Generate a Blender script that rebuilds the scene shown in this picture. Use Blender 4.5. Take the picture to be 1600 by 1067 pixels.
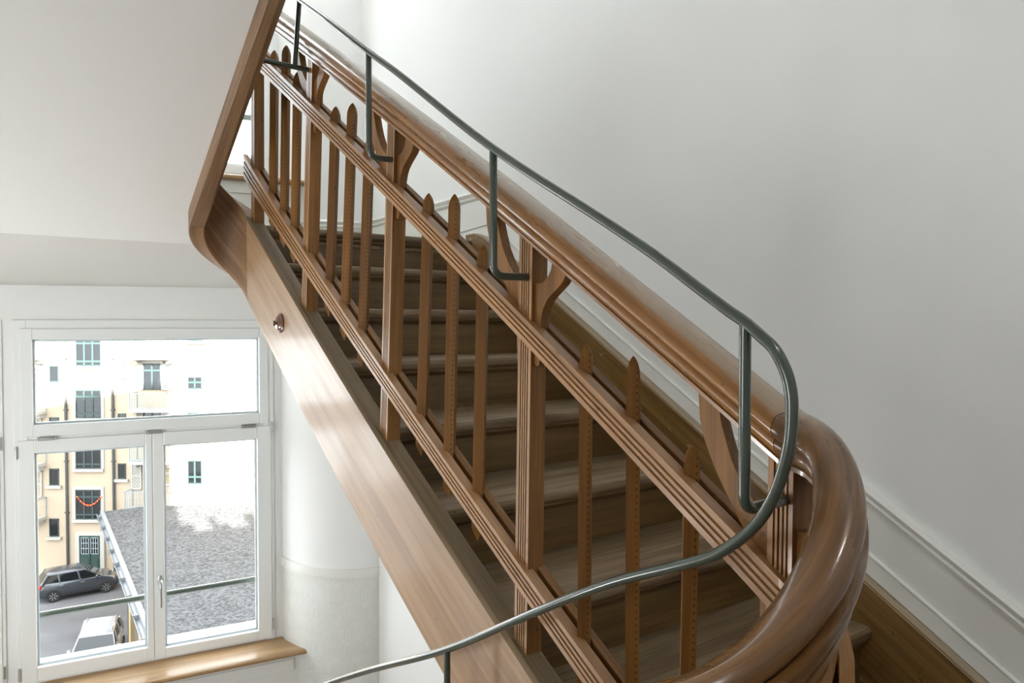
import bpy, math, random
from math import sin, cos, pi, radians, sqrt
from mathutils import Vector, Matrix

random.seed(7)
for _o in list(bpy.data.objects):
    bpy.data.objects.remove(_o)
sc = bpy.context.scene
COL = sc.collection

# ------------------------------------------------------------------ camera, sky, sun, fill lights, exposure
# World frame: eye at the origin, +Y up the visible flight, +X along its treads to the right, Z up.
FOC = 1188.3
PITCH = radians(1.374)
PSI = math.atan2(1188.3, 1592.35)
RV = Vector((cos(PSI), -sin(PSI), 0))            # to the right of the viewer, level
FH = Vector((sin(PSI), cos(PSI), 0))             # ahead of the viewer, level
ZV = Vector((0, 0, 1))
FW = FH * cos(PITCH) - ZV * sin(PITCH)
UP = ZV * cos(PITCH) + FH * sin(PITCH)
cam = bpy.data.cameras.new('camera')
cam.sensor_width = 36.0
cam.lens = FOC / 1600 * 36.0
cam.clip_start = 0.02
cam.clip_end = 300
cam_o = bpy.data.objects.new('camera', cam)
COL.objects.link(cam_o)
m3 = Matrix((RV, UP, -FW)).transposed()
cam_o.matrix_world = m3.to_4x4()
sc.camera = cam_o

sc.view_settings.view_transform = 'Standard'
sc.view_settings.look = 'None'
sc.view_settings.gamma = 1.0
sc.view_settings.use_curve_mapping = False
sc.view_settings.exposure = 0.1
sc.cycles.max_bounces = 14
sc.cycles.diffuse_bounces = 9
sc.cycles.glossy_bounces = 5
sc.cycles.transparent_max_bounces = 12
sc.cycles.sample_clamp_indirect = 12.0
sc.cycles.use_denoising = True

SKY = 7.5
world = bpy.data.worlds.new('sky')
sc.world = world
world.use_nodes = True
bg = world.node_tree.nodes['Background']
bg.inputs['Color'].default_value = (0.90, 0.95, 1.0, 1)
bg.inputs['Strength'].default_value = SKY


def ext(r, f, z):
    """a point of the courtyard: metres right of, ahead of and above the eye"""
    return RV * r + FH * f + ZV * z


sun = bpy.data.lights.new('sun', 'SUN')
sun.energy = 80.0
sun.angle = radians(0.6)
sun.color = (1.0, 0.95, 0.88)
sun_o = bpy.data.objects.new('sun', sun)
COL.objects.link(sun_o)
sun_dir = (RV * -0.5 + FH * 1.0 + ZV * -0.447).normalized()
sun_o.rotation_euler = sun_dir.to_track_quat('-Z', 'Y').to_euler()
sun_o.location = (0, 0, 20)


def fill_light(name, loc, size, watts, target, color=(0.97, 0.985, 1.0)):
    l = bpy.data.lights.new(name, 'AREA')
    l.shape = 'DISK'
    l.size = size
    l.energy = watts
    l.color = color
    o = bpy.data.objects.new(name, l)
    COL.objects.link(o)
    o.location = loc
    o.rotation_euler = (Vector(target) - Vector(loc)).to_track_quat('-Z', 'Y').to_euler()
    return o


# unseen fill lights added to brighten the stairwell: one over the floor landing behind the eye, one over the upper half landing
fill_light('landing_fill', (0.3, -0.9, 2.7), 0.5, 40, (1.6, 0.8, -0.4))
fill_light('half_landing_fill', (1.2, 4.0, 2.9), 0.5, 15, (1.2, 3.9, 0))
# two more added fill lights, out of view by the left wall of the lower flight and its half landing
fill_light('lower_landing_fill', (-1.2, 3.0, -1.3), 0.8, 48, (0.7, 4.0, 0.1))
fill_light('lower_flight_fill', (-1.2, 1.0, -0.2), 0.8, 16, (0.9, 2.0, -0.3))

# ------------------------------------------------------------------ small helpers


def lin(c):
    return tuple(((x / 12.92) if x <= 0.04045 else ((x + 0.055) / 1.055) ** 2.4) for x in [v / 255 for v in c]) + (1.0,)


def new_mat(name):
    m = bpy.data.materials.new(name)
    m.use_nodes = True
    nt = m.node_tree
    return m, nt, nt.nodes['Principled BSDF']


def plain(name, rgb, rough=0.5, metal=0.0, bump=0.0, bscale=60.0, coat=0.0, var=0.0, spec=0.5):
    m, nt, b = new_mat(name)
    b.inputs['Base Color'].default_value = lin(rgb)
    b.inputs['Roughness'].default_value = rough
    b.inputs['Metallic'].default_value = metal
    b.inputs['Coat Weight'].default_value = coat
    b.inputs['Specular IOR Level'].default_value = spec
    if bump or var:
        tc = nt.nodes.new('ShaderNodeTexCoord')
        n = nt.nodes.new('ShaderNodeTexNoise')
        n.inputs['Scale'].default_value = bscale
        n.inputs['Detail'].default_value = 5
        nt.links.new(tc.outputs['Object'], n.inputs['Vector'])
        if bump:
            bp = nt.nodes.new('ShaderNodeBump')
            bp.inputs['Strength'].default_value = bump
            bp.inputs['Distance'].default_value = 0.002
            nt.links.new(n.outputs['Fac'], bp.inputs['Height'])
            nt.links.new(bp.outputs['Normal'], b.inputs['Normal'])
        if var:
            r = nt.nodes.new('ShaderNodeValToRGB')
            c = lin(rgb)
            r.color_ramp.elements[0].position = 0.3
            r.color_ramp.elements[1].position = 0.7
            r.color_ramp.elements[0].color = tuple(x * (1 - var) for x in c[:3]) + (1,)
            r.color_ramp.elements[1].color = tuple(min(1, x * (1 + var)) for x in c[:3]) + (1,)
            nt.links.new(n.outputs['Fac'], r.inputs['Fac'])
            nt.links.new(r.outputs['Color'], b.inputs['Base Color'])
    return m


def wood(name, dark, light, rough=0.35, coat=0.2, wear=0.25, worn=(0.2, 0.16, 0.12), pores=0.35, spec=0.5, flecks=0.0, dots=False, top=None):
    """varnished timber; grain runs along the first component of the mesh's own 'grain' attribute (metres)"""
    m, nt, b = new_mat(name)
    N, L = nt.nodes, nt.links
    at = N.new('ShaderNodeAttribute')
    at.attribute_name = 'grain'
    oi = N.new('ShaderNodeObjectInfo')
    off = N.new('ShaderNodeVectorMath')
    off.operation = 'MULTIPLY_ADD'
    L.new(oi.outputs['Random'], off.inputs[0])
    off.inputs[1].default_value = (7.0, 3.0, 5.0)
    L.new(at.outputs['Vector'], off.inputs[2])

    def noise(scale, det=4, dist=0.0):
        mp = N.new('ShaderNodeMapping')
        mp.inputs['Scale'].default_value = scale
        L.new(off.outputs[0], mp.inputs['Vector'])
        n = N.new('ShaderNodeTexNoise')
        n.inputs['Scale'].default_value = 1.0
        n.inputs['Detail'].default_value = det
        n.inputs['Distortion'].default_value = dist
        L.new(mp.outputs[0], n.inputs['Vector'])
        return n.outputs['Fac']

    def mix(a, bb, fac, mode='MIX'):
        x = N.new('ShaderNodeMix')
        x.data_type = 'RGBA'
        x.blend_type = mode
        for s, v in (('A', a), ('B', bb)):
            sock = [i for i in x.inputs if i.name == s and i.type == 'RGBA'][0]
            if isinstance(v, tuple):
                sock.default_value = v
            else:
                L.new(v, sock)
        f = [i for i in x.inputs if i.name == 'Factor' and i.type == 'VALUE'][0]
        if isinstance(fac, float):
            f.default_value = fac
        else:
            L.new(fac, f)
        return [o for o in x.outputs if o.type == 'RGBA'][0]

    def ramp(fac, p0, p1, c0=(0, 0, 0, 1), c1=(1, 1, 1, 1)):
        r = N.new('ShaderNodeValToRGB')
        r.color_ramp.elements[0].position = p0
        r.color_ramp.elements[1].position = p1
        r.color_ramp.elements[0].color = c0
        r.color_ramp.elements[1].color = c1
        L.new(fac, r.inputs['Fac'])
        return r.outputs['Color']

    base = ramp(noise((1.6, 26, 26), 5, 0.6), 0.32, 0.68, dark + (1,), light + (1,))
    fine = ramp(noise((5, 260, 260), 3), 0.38, 0.62)
    c = mix(base, mix(base, (0.45, 0.42, 0.38, 1), 1.0, 'MULTIPLY'), mathf(nt, fine, pores))
    blot = ramp(noise((3.2, 8, 8), 6), 0.5, 0.72)
    c = mix(c, worn + (1,), mathf(nt, blot, wear))
    spots = ramp(noise((38, 55, 55), 2), 0.70, 0.76)
    c = mix(c, tuple(d * 0.2 for d in dark) + (1,), mathf(nt, spots, 0.55))
    if top:                                        # the upper face is rubbed paler by hands
        st_ = N.new('ShaderNodeSeparateXYZ')
        L.new(at.outputs['Vector'], st_.inputs[0])
        mr = N.new('ShaderNodeMapRange')
        mr.inputs['From Min'].default_value = 0.0672
        mr.inputs['From Max'].default_value = 0.0695
        L.new(st_.outputs[2], mr.inputs['Value'])
        pale = mix(tuple(v * 0.72 for v in top) + (1,), top + (1,), ramp(noise((2.5, 60, 60), 5, 0.8), 0.35, 0.65))
        c = mix(c, pale, mathf(nt, mr.outputs['Result'], 0.8))
    if flecks:                                     # drips of old wall paint
        c = mix(c, (0.5, 0.46, 0.38, 1), mathf(nt, ramp(noise((16, 34, 34), 3, 1.0), 0.70, 0.74), flecks))
    if dots:                                       # row of pricked dots along one arris of the bar
        sp = N.new('ShaderNodeSeparateXYZ')
        L.new(at.outputs['Vector'], sp.inputs[0])

        def ma(op, a, bb=None):
            x = N.new('ShaderNodeMath')
            x.operation = op
            for i, v in enumerate((a, bb)):
                if v is None:
                    continue
                if isinstance(v, (int, float)):
                    x.inputs[i].default_value = v
                else:
                    L.new(v, x.inputs[i])
            return x.outputs[0]
        inrow = ma('LESS_THAN', ma('ABSOLUTE', ma('ADD', sp.outputs[1], 0.0128)), 0.0013)
        spot = ma('LESS_THAN', ma('FRACT', ma('DIVIDE', sp.outputs[0], 0.0115)), 0.32)
        some = ma('GREATER_THAN', oi.outputs['Random'], 0.45)
        c = mix(c, (0.012, 0.007, 0.004, 1), ma('MULTIPLY', ma('MULTIPLY', inrow, spot), ma('MULTIPLY', some, 0.6)))
    L.new(c, b.inputs['Base Color'])
    b.inputs['Coat Weight'].default_value = coat
    b.inputs['Coat Roughness'].default_value = 0.12
    b.inputs['Specular IOR Level'].default_value = spec
    rr = N.new('ShaderNodeMapRange')
    rr.inputs['To Min'].default_value = rough - 0.08
    rr.inputs['To Max'].default_value = rough + 0.14
    L.new(noise((6, 30, 30), 4), rr.inputs['Value'])
    L.new(rr.outputs['Result'], b.inputs['Roughness'])
    bp = N.new('ShaderNodeBump')
    bp.inputs['Strength'].default_value = 0.12
    bp.inputs['Distance'].default_value = 0.001
    L.new(noise((4, 120, 120), 4), bp.inputs['Height'])
    L.new(bp.outputs['Normal'], b.inputs['Normal'])
    return m


def mathf(nt, sock, k):
    x = nt.nodes.new('ShaderNodeMath')
    x.operation = 'MULTIPLY'
    nt.links.new(sock, x.inputs[0])
    x.inputs[1].default_value = k
    return x.outputs[0]


class MB:
    """collects vertices, faces and grain coordinates for ONE mesh"""

    def __init__(s):
        s.v, s.f, s.g = [], [], []

    def add(s, vs, fs, gs=None):
        n = len(s.v)
        s.v += [tuple(p) for p in vs]
        s.g += [tuple(p) for p in (gs if gs is not None else vs)]
        s.f += [tuple(i + n for i in q) for q in fs]
        return s

    def prism(s, poly, fn, h0, h1, grain='h'):
        """poly of (p, q) extruded from h0 to h1; fn(p, q, h) -> point"""
        n = len(poly)
        vs, gs = [], []
        for h in (h0, h1):
            for p, q in poly:
                vs.append(fn(p, q, h))
                gs.append({'h': (h, p, q), 'p': (p, q, h), 'q': (q, p, h)}[grain])
        fs = [tuple(range(n))[::-1], tuple(range(n, 2 * n))]
        fs += [(i, (i + 1) % n, n + (i + 1) % n, n + i) for i in range(n)]
        return s.add(vs, fs, gs)

    def box(s, a, b, fn=None, grain=0):
        fn = fn or (lambda x, y, z: (x, y, z))
        vs, gs = [], []
        for k in (a[2], b[2]):
            for j in (a[1], b[1]):
                for i in (a[0], b[0]):
                    vs.append(fn(i, j, k))
                    t = (i, j, k)
                    gs.append((t[grain], t[(grain + 1) % 3], t[(grain + 2) % 3]))
        return s.add(vs, [(0, 2, 3, 1), (4, 5, 7, 6), (0, 1, 5, 4), (2, 6, 7, 3), (0, 4, 6, 2), (1, 3, 7, 5)], gs)

    def loft(s, rings, gs=None, caps=True, closed=True):
        n = len(rings[0])
        vs = [p for r in rings for p in r]
        g = [p for r in gs for p in r] if gs else None
        fs = []
        m = n if closed else n - 1
        for k in range(len(rings) - 1):
            for i in range(m):
                a, b = k * n + i, k * n + (i + 1) % n
                fs.append((a, b, b + n, a + n))
        if caps and closed:
            fs.append(tuple(range(n))[::-1])
            fs.append(tuple(range((len(rings) - 1) * n, len(rings) * n)))
        return s.add(vs, fs, g)

    def tube(s, pts, r, n=12, caps=True):
        pts = [Vector(p) for p in pts]
        rings, prev, gs, L = [], None, [], 0.0
        for i, p in enumerate(pts):
            a = pts[max(0, i - 1)]
            b = pts[min(len(pts) - 1, i + 1)]
            d = (b - a).normalized()
            if prev is None:
                u = d.orthogonal().normalized()
            else:
                u = (prev - d * prev.dot(d)).normalized()
            prev = u
            w = d.cross(u)
            L += (p - pts[i - 1]).length if i else 0
            rr = r[i] if isinstance(r, (list, tuple)) else r
            rings.append([p + (u * cos(2 * pi * k / n) + w * sin(2 * pi * k / n)) * rr for k in range(n)])
            gs.append([(L, rr * cos(2 * pi * k / n), rr * sin(2 * pi * k / n)) for k in range(n)])
        return s.loft(rings, gs, caps)

    def lathe(s, prof, fn, n=24):
        """prof of (radius, height) turned about an axis; fn(x, y, h) -> point"""
        rings = [[fn(r * cos(2 * pi * k / n), r * sin(2 * pi * k / n), h) for k in range(n)] for r, h in prof]
        return s.loft(rings)

    def build(s, name, mat, parent=None, smooth=None, bevel=0.0, segs=2):
        me = bpy.data.meshes.new(name)
        off = Vector(parent['_o']) if (parent is not None and '_o' in parent) else Vector((0, 0, 0))
        me.from_pydata([tuple(Vector(p)) for p in s.v], [], s.f)
        a = me.attributes.new('grain', 'FLOAT_VECTOR', 'POINT')
        a.data.foreach_set('vector', [c for p in s.g for c in p])
        me.validate()
        fix_normals(me)
        if smooth is not None:
            me.polygons.foreach_set('use_smooth', [True] * len(me.polygons))
            me.set_sharp_from_angle(angle=radians(smooth))
        if mat:
            me.materials.append(mat)
        o = bpy.data.objects.new(name, me)
        COL.objects.link(o)
        if parent is not None:
            attach(o, parent)
        if bevel:
            b = o.modifiers.new('bevel', 'BEVEL')
            b.width = bevel
            b.segments = segs
            b.limit_method = 'ANGLE'
            b.angle_limit = radians(35)
        return o


import bmesh


def fix_normals(me):
    bm = bmesh.new()
    bm.from_mesh(me)
    bmesh.ops.recalc_face_normals(bm, faces=bm.faces)
    bm.to_mesh(me)
    bm.free()


ROOT_LOC = {}


def attach(o, parent):
    o.parent = parent
    p = parent
    while p.parent is not None:
        p = p.parent
    if parent.parent is None:
        o.matrix_parent_inverse = Matrix.Translation(-Vector(parent.location))


def thing(name, label, cat, loc=(0, 0, 0), group=None):
    o = bpy.data.objects.new(name, None)
    o.empty_display_size = 0.1
    COL.objects.link(o)
    o.location = loc
    return tag(o, label, cat, group)


def tag(o, label, cat, group=None):
    o['label'] = label
    o['category'] = cat
    if group:
        o['group'] = group
    return o


def struct(o, label=None):
    o['kind'] = 'structure'
    if label:
        o['label'] = label
    return o


# ------------------------------------------------------------------ materials
WALL = plain('wall_paint', (234, 235, 234), 0.65, bump=0.06, bscale=180, spec=0.25)
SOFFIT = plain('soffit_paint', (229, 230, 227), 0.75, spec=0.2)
SOFFIT2 = plain('landing_soffit_grey', (203, 202, 197), 0.8, spec=0.15)  # darker and greyer than the sloping soffit
GLOSSW = plain('white_gloss_paint', (228, 229, 225), 0.3, bump=0.03, bscale=40)
FRAMEW = plain('window_paint', (232, 235, 234), 0.35)
STEELG = plain('green_grey_enamel', (60, 69, 60), 0.24, coat=0.5)
CHROME = plain('brushed_steel', (186, 188, 184), 0.32, 0.75)
W_STR = wood('string_timber', (0.30, 0.175, 0.09), (0.44, 0.28, 0.155), 0.34, 0.35, 0.10, (0.42, 0.33, 0.24), 0.25)
W_BAL = wood('balustrade_timber', (0.165, 0.071, 0.018), (0.31, 0.148, 0.044), 0.45, 0.08, 0.14, (0.26, 0.155, 0.07), 0.45, 0.3)
W_LIT = wood('lit_fluted_timber', (0.275, 0.138, 0.054), (0.45, 0.245, 0.11), 0.34, 0.2, 0.2, (0.33, 0.205, 0.115), 0.3, 0.4)  # balustrade timber made paler: window light on the fluted faces is in the colour
W_BALU = wood('baluster_timber', (0.14, 0.058, 0.011), (0.25, 0.112, 0.024), 0.5, 0.0, 0.12, (0.22, 0.125, 0.042), 0.4, 0.22, dots=True)
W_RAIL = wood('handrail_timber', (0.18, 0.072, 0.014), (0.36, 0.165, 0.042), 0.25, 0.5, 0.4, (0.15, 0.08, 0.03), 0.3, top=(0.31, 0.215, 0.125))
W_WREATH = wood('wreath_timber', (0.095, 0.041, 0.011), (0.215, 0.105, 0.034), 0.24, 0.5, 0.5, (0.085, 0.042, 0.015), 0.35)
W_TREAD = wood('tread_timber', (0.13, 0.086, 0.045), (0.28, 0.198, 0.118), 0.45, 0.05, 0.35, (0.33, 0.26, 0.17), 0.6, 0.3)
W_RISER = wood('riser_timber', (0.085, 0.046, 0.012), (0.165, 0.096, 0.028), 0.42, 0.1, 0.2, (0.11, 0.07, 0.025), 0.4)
W_WSTR = wood('wall_string_timber', (0.150, 0.079, 0.019), (0.255, 0.142, 0.042), 0.40, 0.15, 0.3, (0.27, 0.18, 0.10), 0.4, 0.4, flecks=0.7)
W_CAP = wood('worn_cap_timber', (0.32, 0.25, 0.17), (0.46, 0.37, 0.26), 0.5, 0.0, 0.5, (0.24, 0.18, 0.12), 0.5)
W_STOP = wood('string_top_timber', (0.16, 0.112, 0.060), (0.25, 0.18, 0.10), 0.45, 0.0, 0.3, (0.12, 0.09, 0.06), 0.4, 0.25)
W_SILL = wood('sill_timber', (0.34, 0.20, 0.09), (0.50, 0.32, 0.16), 0.35, 0.2, 0.15, (0.3, 0.24, 0.18), 0.3)
W_UP = wood('upper_string_timber', (0.19, 0.105, 0.05), (0.33, 0.195, 0.10), 0.45, 0.1, 0.2, (0.30, 0.22, 0.15), 0.5)
SWITCHM = plain('brown_bakelite', (98, 62, 46), 0.22, coat=0.5)
DARKSCREW = plain('dark_screw', (52, 50, 46), 0.5)

m, nt, b = new_mat('window_glass')
nt.nodes.remove(b)
tr = nt.nodes.new('ShaderNodeBsdfTransparent')
tr.inputs['Color'].default_value = (0.97, 0.985, 0.98, 1)
gl = nt.nodes.new('ShaderNodeBsdfGlossy')
gl.inputs['Roughness'].default_value = 0.02
mx = nt.nodes.new('ShaderNodeMixShader')
mx.inputs[0].default_value = 0.04
nt.links.new(tr.outputs[0], mx.inputs[1])
nt.links.new(gl.outputs[0], mx.inputs[2])
nt.links.new(mx.outputs[0], nt.nodes['Material Output'].inputs[0])
GLASS = m

# lincrusta below the dado rail: rows of nested arches in shallow relief
m, nt, b = new_mat('embossed_wallpaper')
b.inputs['Base Color'].default_value = lin((226, 228, 224))
b.inputs['Roughness'].default_value = 0.4
at = nt.nodes.new('ShaderNodeAttribute')
at.attribute_name = 'grain'
sx = nt.nodes.new('ShaderNodeSeparateXYZ')
nt.links.new(at.outputs['Vector'], sx.inputs[0])


def mth(op, a, bb=None, cc=None):
    x = nt.nodes.new('ShaderNodeMath')
    x.operation = op
    for i, v in enumerate((a, bb, cc)):
        if v is None:
            continue
        if isinstance(v, (int, float)):
            x.inputs[i].default_value = v
        else:
            nt.links.new(v, x.inputs[i])
    return x.outputs[0]


vrow = mth('DIVIDE', sx.outputs[1], 0.115)
half = mth('MULTIPLY', mth('MODULO', mth('FLOOR', mth('ADD', vrow, 100)), 2), 0.5)
uu = mth('SUBTRACT', mth('FRACT', mth('ADD', mth('ADD', mth('DIVIDE', sx.outputs[0], 0.13), 100), half)), 0.5)
vv = mth('MULTIPLY', mth('MAXIMUM', mth('SUBTRACT', mth('FRACT', mth('ADD', vrow, 100)), 0.45), 0.0), 0.9)
dd = mth('SQRT', mth('ADD', mth('MULTIPLY', uu, uu), mth('MULTIPLY', vv, vv)))
hh = mth('SINE', mth('MULTIPLY', dd, 62.0))
bp = nt.nodes.new('ShaderNodeBump')
bp.inputs['Strength'].default_value = 0.55
bp.inputs['Distance'].default_value = 0.002
nt.links.new(hh, bp.inputs['Height'])
nt.links.new(bp.outputs['Normal'], b.inputs['Normal'])
EMBOSS = m

# ------------------------------------------------------------------ frame of the balustrade and the well
BK = 0.02
LH = Vector((BK, 1, 0)).normalized()
NH = Vector((1, -BK, 0)).normalized()
B0 = Vector((0.876, 0, 0))
TC = 0.076                    # from the string's face to the middle of the well
SB, ST = 0.60, 2.96           # the straight part of the flight
ARC = 0.336                   # length of a half turn round the well, on the rail's middle line


def plan(s, t):
    """level position at distance s along the flight, t towards the treads; turns round the well at both ends"""
    if SB <= s <= ST:
        return B0 + LH * s + NH * t
    if s > ST:
        ph = (s - ST) / ARC * pi
        c = B0 + LH * ST - NH * TC
        if ph <= pi:
            return c + (NH * cos(ph) + LH * sin(ph)) * (t + TC)
        return B0 + LH * (ST - (s - ST - ARC)) + NH * (-2 * TC - t)
    ph = (SB - s) / ARC * pi
    c = B0 + LH * SB - NH * TC
    if ph <= pi:
        return c + (NH * cos(ph) - LH * sin(ph)) * (t + TC)
    return B0 + LH * (SB + (SB - s - ARC)) + NH * (-2 * TC - t)


def W(s, t, z):
    p = plan(s, t)
    return Vector((p.x, p.y, z))


def profile(quad, drop_top, drop_bot, slope_low=0.534, slope_up=0.561):
    """height along s: a slightly bowed line on the flight, then the turns and the neighbouring flights"""
    a, bq, c = quad
    f = lambda s: a * s * s + bq * s + c

    def z(s):
        if SB <= s <= ST:
            return f(s)
        if s > ST:
            k = min(1, (s - ST) / ARC)
            return f(ST) + drop_top * k + max(0, s - ST - ARC) * slope_up
        k = min(1, (SB - s) / ARC)
        m0, m1 = 0.6 * (2 * a * SB + bq) * ARC, slope_low * ARC
        e = m0 * (k ** 3 - 2 * k * k + k) + drop_bot * (3 * k * k - 2 * k ** 3) + m1 * (k ** 3 - k * k)
        return f(SB) - e - max(0, SB - s - ARC) * slope_low
    return z


z_hand = profile((-0.0164, 0.643, -0.5705), 0.27, 0.31)
z_rt = profile((-0.0074, 0.6267, -0.7159), 0.27, 0.30)
z_rb = profile((-0.0157, 0.652, -0.7835), 0.27, 0.30)
z_lt = profile((0.0285, 0.5028, -1.1181), 0.27, 0.30)
z_lb = profile((0.009, 0.5611, -1.2113), 0.27, 0.30)
z_st = profile((0.028, 0.486, -1.2775), 0.26, 0.30)
z_sb = profile((0.0337, 0.4514, -1.546), 0.272, 0.30)


def srange(a, b, step=0.06):
    n = max(1, int(round(abs(b - a) / step)))
    return [a + (b - a) * i / n for i in range(n + 1)]


def sweep(mb, stations, sect):
    """sect(s) -> list of (t, z) for that station"""
    rings, gs = [], []
    for s in stations:
        q = sect(s)
        rings.append([W(s, t, z) for t, z in q])
        gs.append([(s, t, z - q[0][1]) for t, z in q])
    mb.loft(rings, gs)
    return mb


# ------------------------------------------------------------------ stair numbers
RISE, GO = 0.175, 0.2926
Y0, Z0 = 3.0998, 0.4025       # nosing of the upper half landing
NSTEP = 9
Z_FLOOR = Z0 - NSTEP * RISE   # floor landing
Z_LOW = Z0 - 17 * RISE        # lower half landing


def wall_x(y):
    return 2.02 + 0.034 * y


# ------------------------------------------------------------------ window wall frame
WA = radians(8.3)
WD = Vector((cos(WA), -sin(WA), 0))     # along the wall, to the right
WN = Vector((sin(WA), cos(WA), 0))      # out of the room
WP = Vector((1.7207, 4.8923, 0))


def V(a, o, z):
    """a along the window wall, o outwards, z up"""
    p = WP + WD * a + WN * o
    return Vector((p.x, p.y, z))


# ================================================================== SETTING
def wall_piece(name, a0, a1, z0, z1, o0=0.0, o1=0.32, mat=WALL):
    return struct(MB().box((a0, o0, z0), (a1, o1, z1), V).build(name, mat))


WL, WR = -1.43, -0.012        # window opening
LOWB, LOWT = -2.062, 0.02     # lower window
UPH = 2.99
W2 = -1.468                    # pitch of the paired windows along the wall
wl = MB()


def pierced(mb, a_out, b_out, z_lo, z_hi, o0, o1, m_):
    """wall slab with the four window openings left free, m_ = play round the frames"""
    mb.box((a_out, o0, z_lo), (WL + W2 - m_, o1, z_hi), V)
    mb.box((WR + m_, o0, z_lo), (b_out, o1, z_hi), V)
    mb.box((WR + W2 + m_, o0, z_lo), (WL - m_, o1, z_hi), V)
    for d in (0.0, W2):
        mb.box((WL + d - m_, o0, z_lo), (WR + d + m_, o1, LOWB - m_), V)
        mb.box((WL + d - m_, o0, LOWT + m_), (WR + d + m_, o1, LOWB + UPH - m_), V)
        mb.box((WL + d - m_, o0, LOWT + UPH + m_), (WR + d + m_, o1, z_hi), V)


pierced(wl, -4.2, 1.2, -3.2, 3.6, 0.0, 0.32, 0.0)
struct(wl.build('wall_window', WALL))

# own house front, seen by the sun only: the shade it throws lies over the courtyard
hf = MB()
pierced(hf, -16, 1.2, -16, 13.5, 0.33, 0.5, 0.05)
hf.box((1.2, 0.33, -16), (16, 0.5, 3.2), V)
for a0, a1, zt_ in ((1.2, 1.75, 3.9), (2.45, 2.8, 4.3), (2.8, 3.3, 3.6), (4.1, 4.7, 4.2), (6.5, 7.4, 4.4)):
    hf.box((a0, 0.33, 3.2), (a1, 0.5, zt_), V)
struct(hf.build('wall_outside', plain('render_grey', (200, 196, 186), 0.8)))


# rounded reveal between window and right wall
def reveal(z0, z1, y_end, mat, name, bulge=0.0, o=0.0):
    cx, cy = wall_x(y_end) + 0.002, 4.865
    rx, ry = cx - 1.757 + bulge, cy - y_end + bulge
    mb = MB()
    pts = []
    for i in range(25):
        ph = pi / 2 * i / 24
        pts.append((cx - rx * cos(ph), cy - ry * sin(ph)))
    L, gs0 = 0, []
    for i, p in enumerate(pts):
        if i:
            L += sqrt((p[0] - pts[i - 1][0]) ** 2 + (p[1] - pts[i - 1][1]) ** 2)
        gs0.append(L)
    r0 = [Vector((p[0], p[1], z0)) for p in pts] + [Vector((cx + 0.1, cy + 0.2, z0))]
    r1 = [Vector((p[0], p[1], z1)) for p in pts] + [Vector((cx + 0.1, cy + 0.2, z1))]
    g0 = [(g, z0, 0) for g in gs0] + [(0, z0, 0)]
    g1 = [(g, z1, 0) for g in gs0] + [(0, z1, 0)]
    mb.loft([r0, r1], [g0, g1])
    return struct(mb.build(name, mat, smooth=40))


reveal(-1.53, 0.3, 4.30, WALL, 'wall_corner')
reveal(-3.2, -1.575, 4.30, EMBOSS, 'wall_dado')
reveal(-1.58, -1.525, 4.30, GLOSSW, 'trim_dado', bulge=0.012)
reveal(0.3, 3.6, 4.50, WALL, 'wall_corner')

# right wall
rw = MB()
rw.add([(wall_x(-2.2), -2.2, -3.2), (wall_x(4.9), 4.9, -3.2), (wall_x(4.9), 4.9, 3.6), (wall_x(-2.2), -2.2, 3.6),
        (2.5, -2.2, -3.2), (2.5, 4.9, -3.2), (2.5, 4.9, 3.6), (2.5, -2.2, 3.6)],
       [(0, 1, 2, 3), (4, 7, 6, 5), (0, 4, 5, 1), (3, 2, 6, 7), (0, 3, 7, 4), (1, 5, 6, 2)])
struct(rw.build('wall_right', WALL))
struct(MB().box((-1.55, -2.2, -3.2), (-1.30, 5.9, 3.6)).build('wall_left', WALL))
struct(MB().box((-1.55, -2.4, -3.2), (2.5, -2.2, 3.6)).build('wall_rear', WALL))
struct(MB().box((-1.55, -2.4, 3.4), (2.5, 5.9, 3.6)).build('ceiling', WALL))
FLOORM = plain('landing_linoleum', (120, 100, 80), 0.45, var=0.1, bscale=6)
struct(MB().box((-1.55, -2.4, Z_FLOOR - 0.2), (2.5, Y0 - NSTEP * GO + 0.03, Z_FLOOR)).build('floor', FLOORM))
struct(MB().box((-1.55, -2.4, Z_LOW - 0.2), (2.5, 5.9, Z_LOW)).build('floor', FLOORM))
# upper half landing
fl = MB()
fl.prism([(-1.4, 3.45), (0.66, 3.45), (0.80, 3.25), (0.94, 3.125), (2.2, 3.125), (2.2, 4.9), (1.7, 5.1), (-1.4, 5.6)],
         lambda p, q, h: (p, q, h), 0.335, Z0)
struct(fl.build('floor', W_TREAD))
# its plastered underside and the sloping underside of the flight above
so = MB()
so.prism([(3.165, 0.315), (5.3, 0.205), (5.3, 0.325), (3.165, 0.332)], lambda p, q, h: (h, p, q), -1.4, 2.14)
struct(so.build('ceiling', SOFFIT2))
sl = MB()
za = lambda y: 0.312 + 0.561 * (3.168 - y)
arc_ = [(0.859 - 0.126 * cos(pi / 2 * i / 8), 2.96 + 0.126 * sin(pi / 2 * i / 8)) for i in range(9)]
sl.prism([(-1.4, -0.9), (0.735, -0.9), (0.735, 2.93)] + arc_ + [(0.95, 3.086), (0.95, 3.168), (-1.4, 3.168)],
         lambda p, q, h: (p, q, za(q) + h), 0.0, 0.07)
struct(sl.build('ceiling', SOFFIT))


# skirting on the right wall: slopes with the stair, then runs level round the landing
def skirt_sections(y):
    zb = 0.5804 * y - 1.3228
    zt = 0.5791 * y - 1.0844
    return zb, zt


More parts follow.
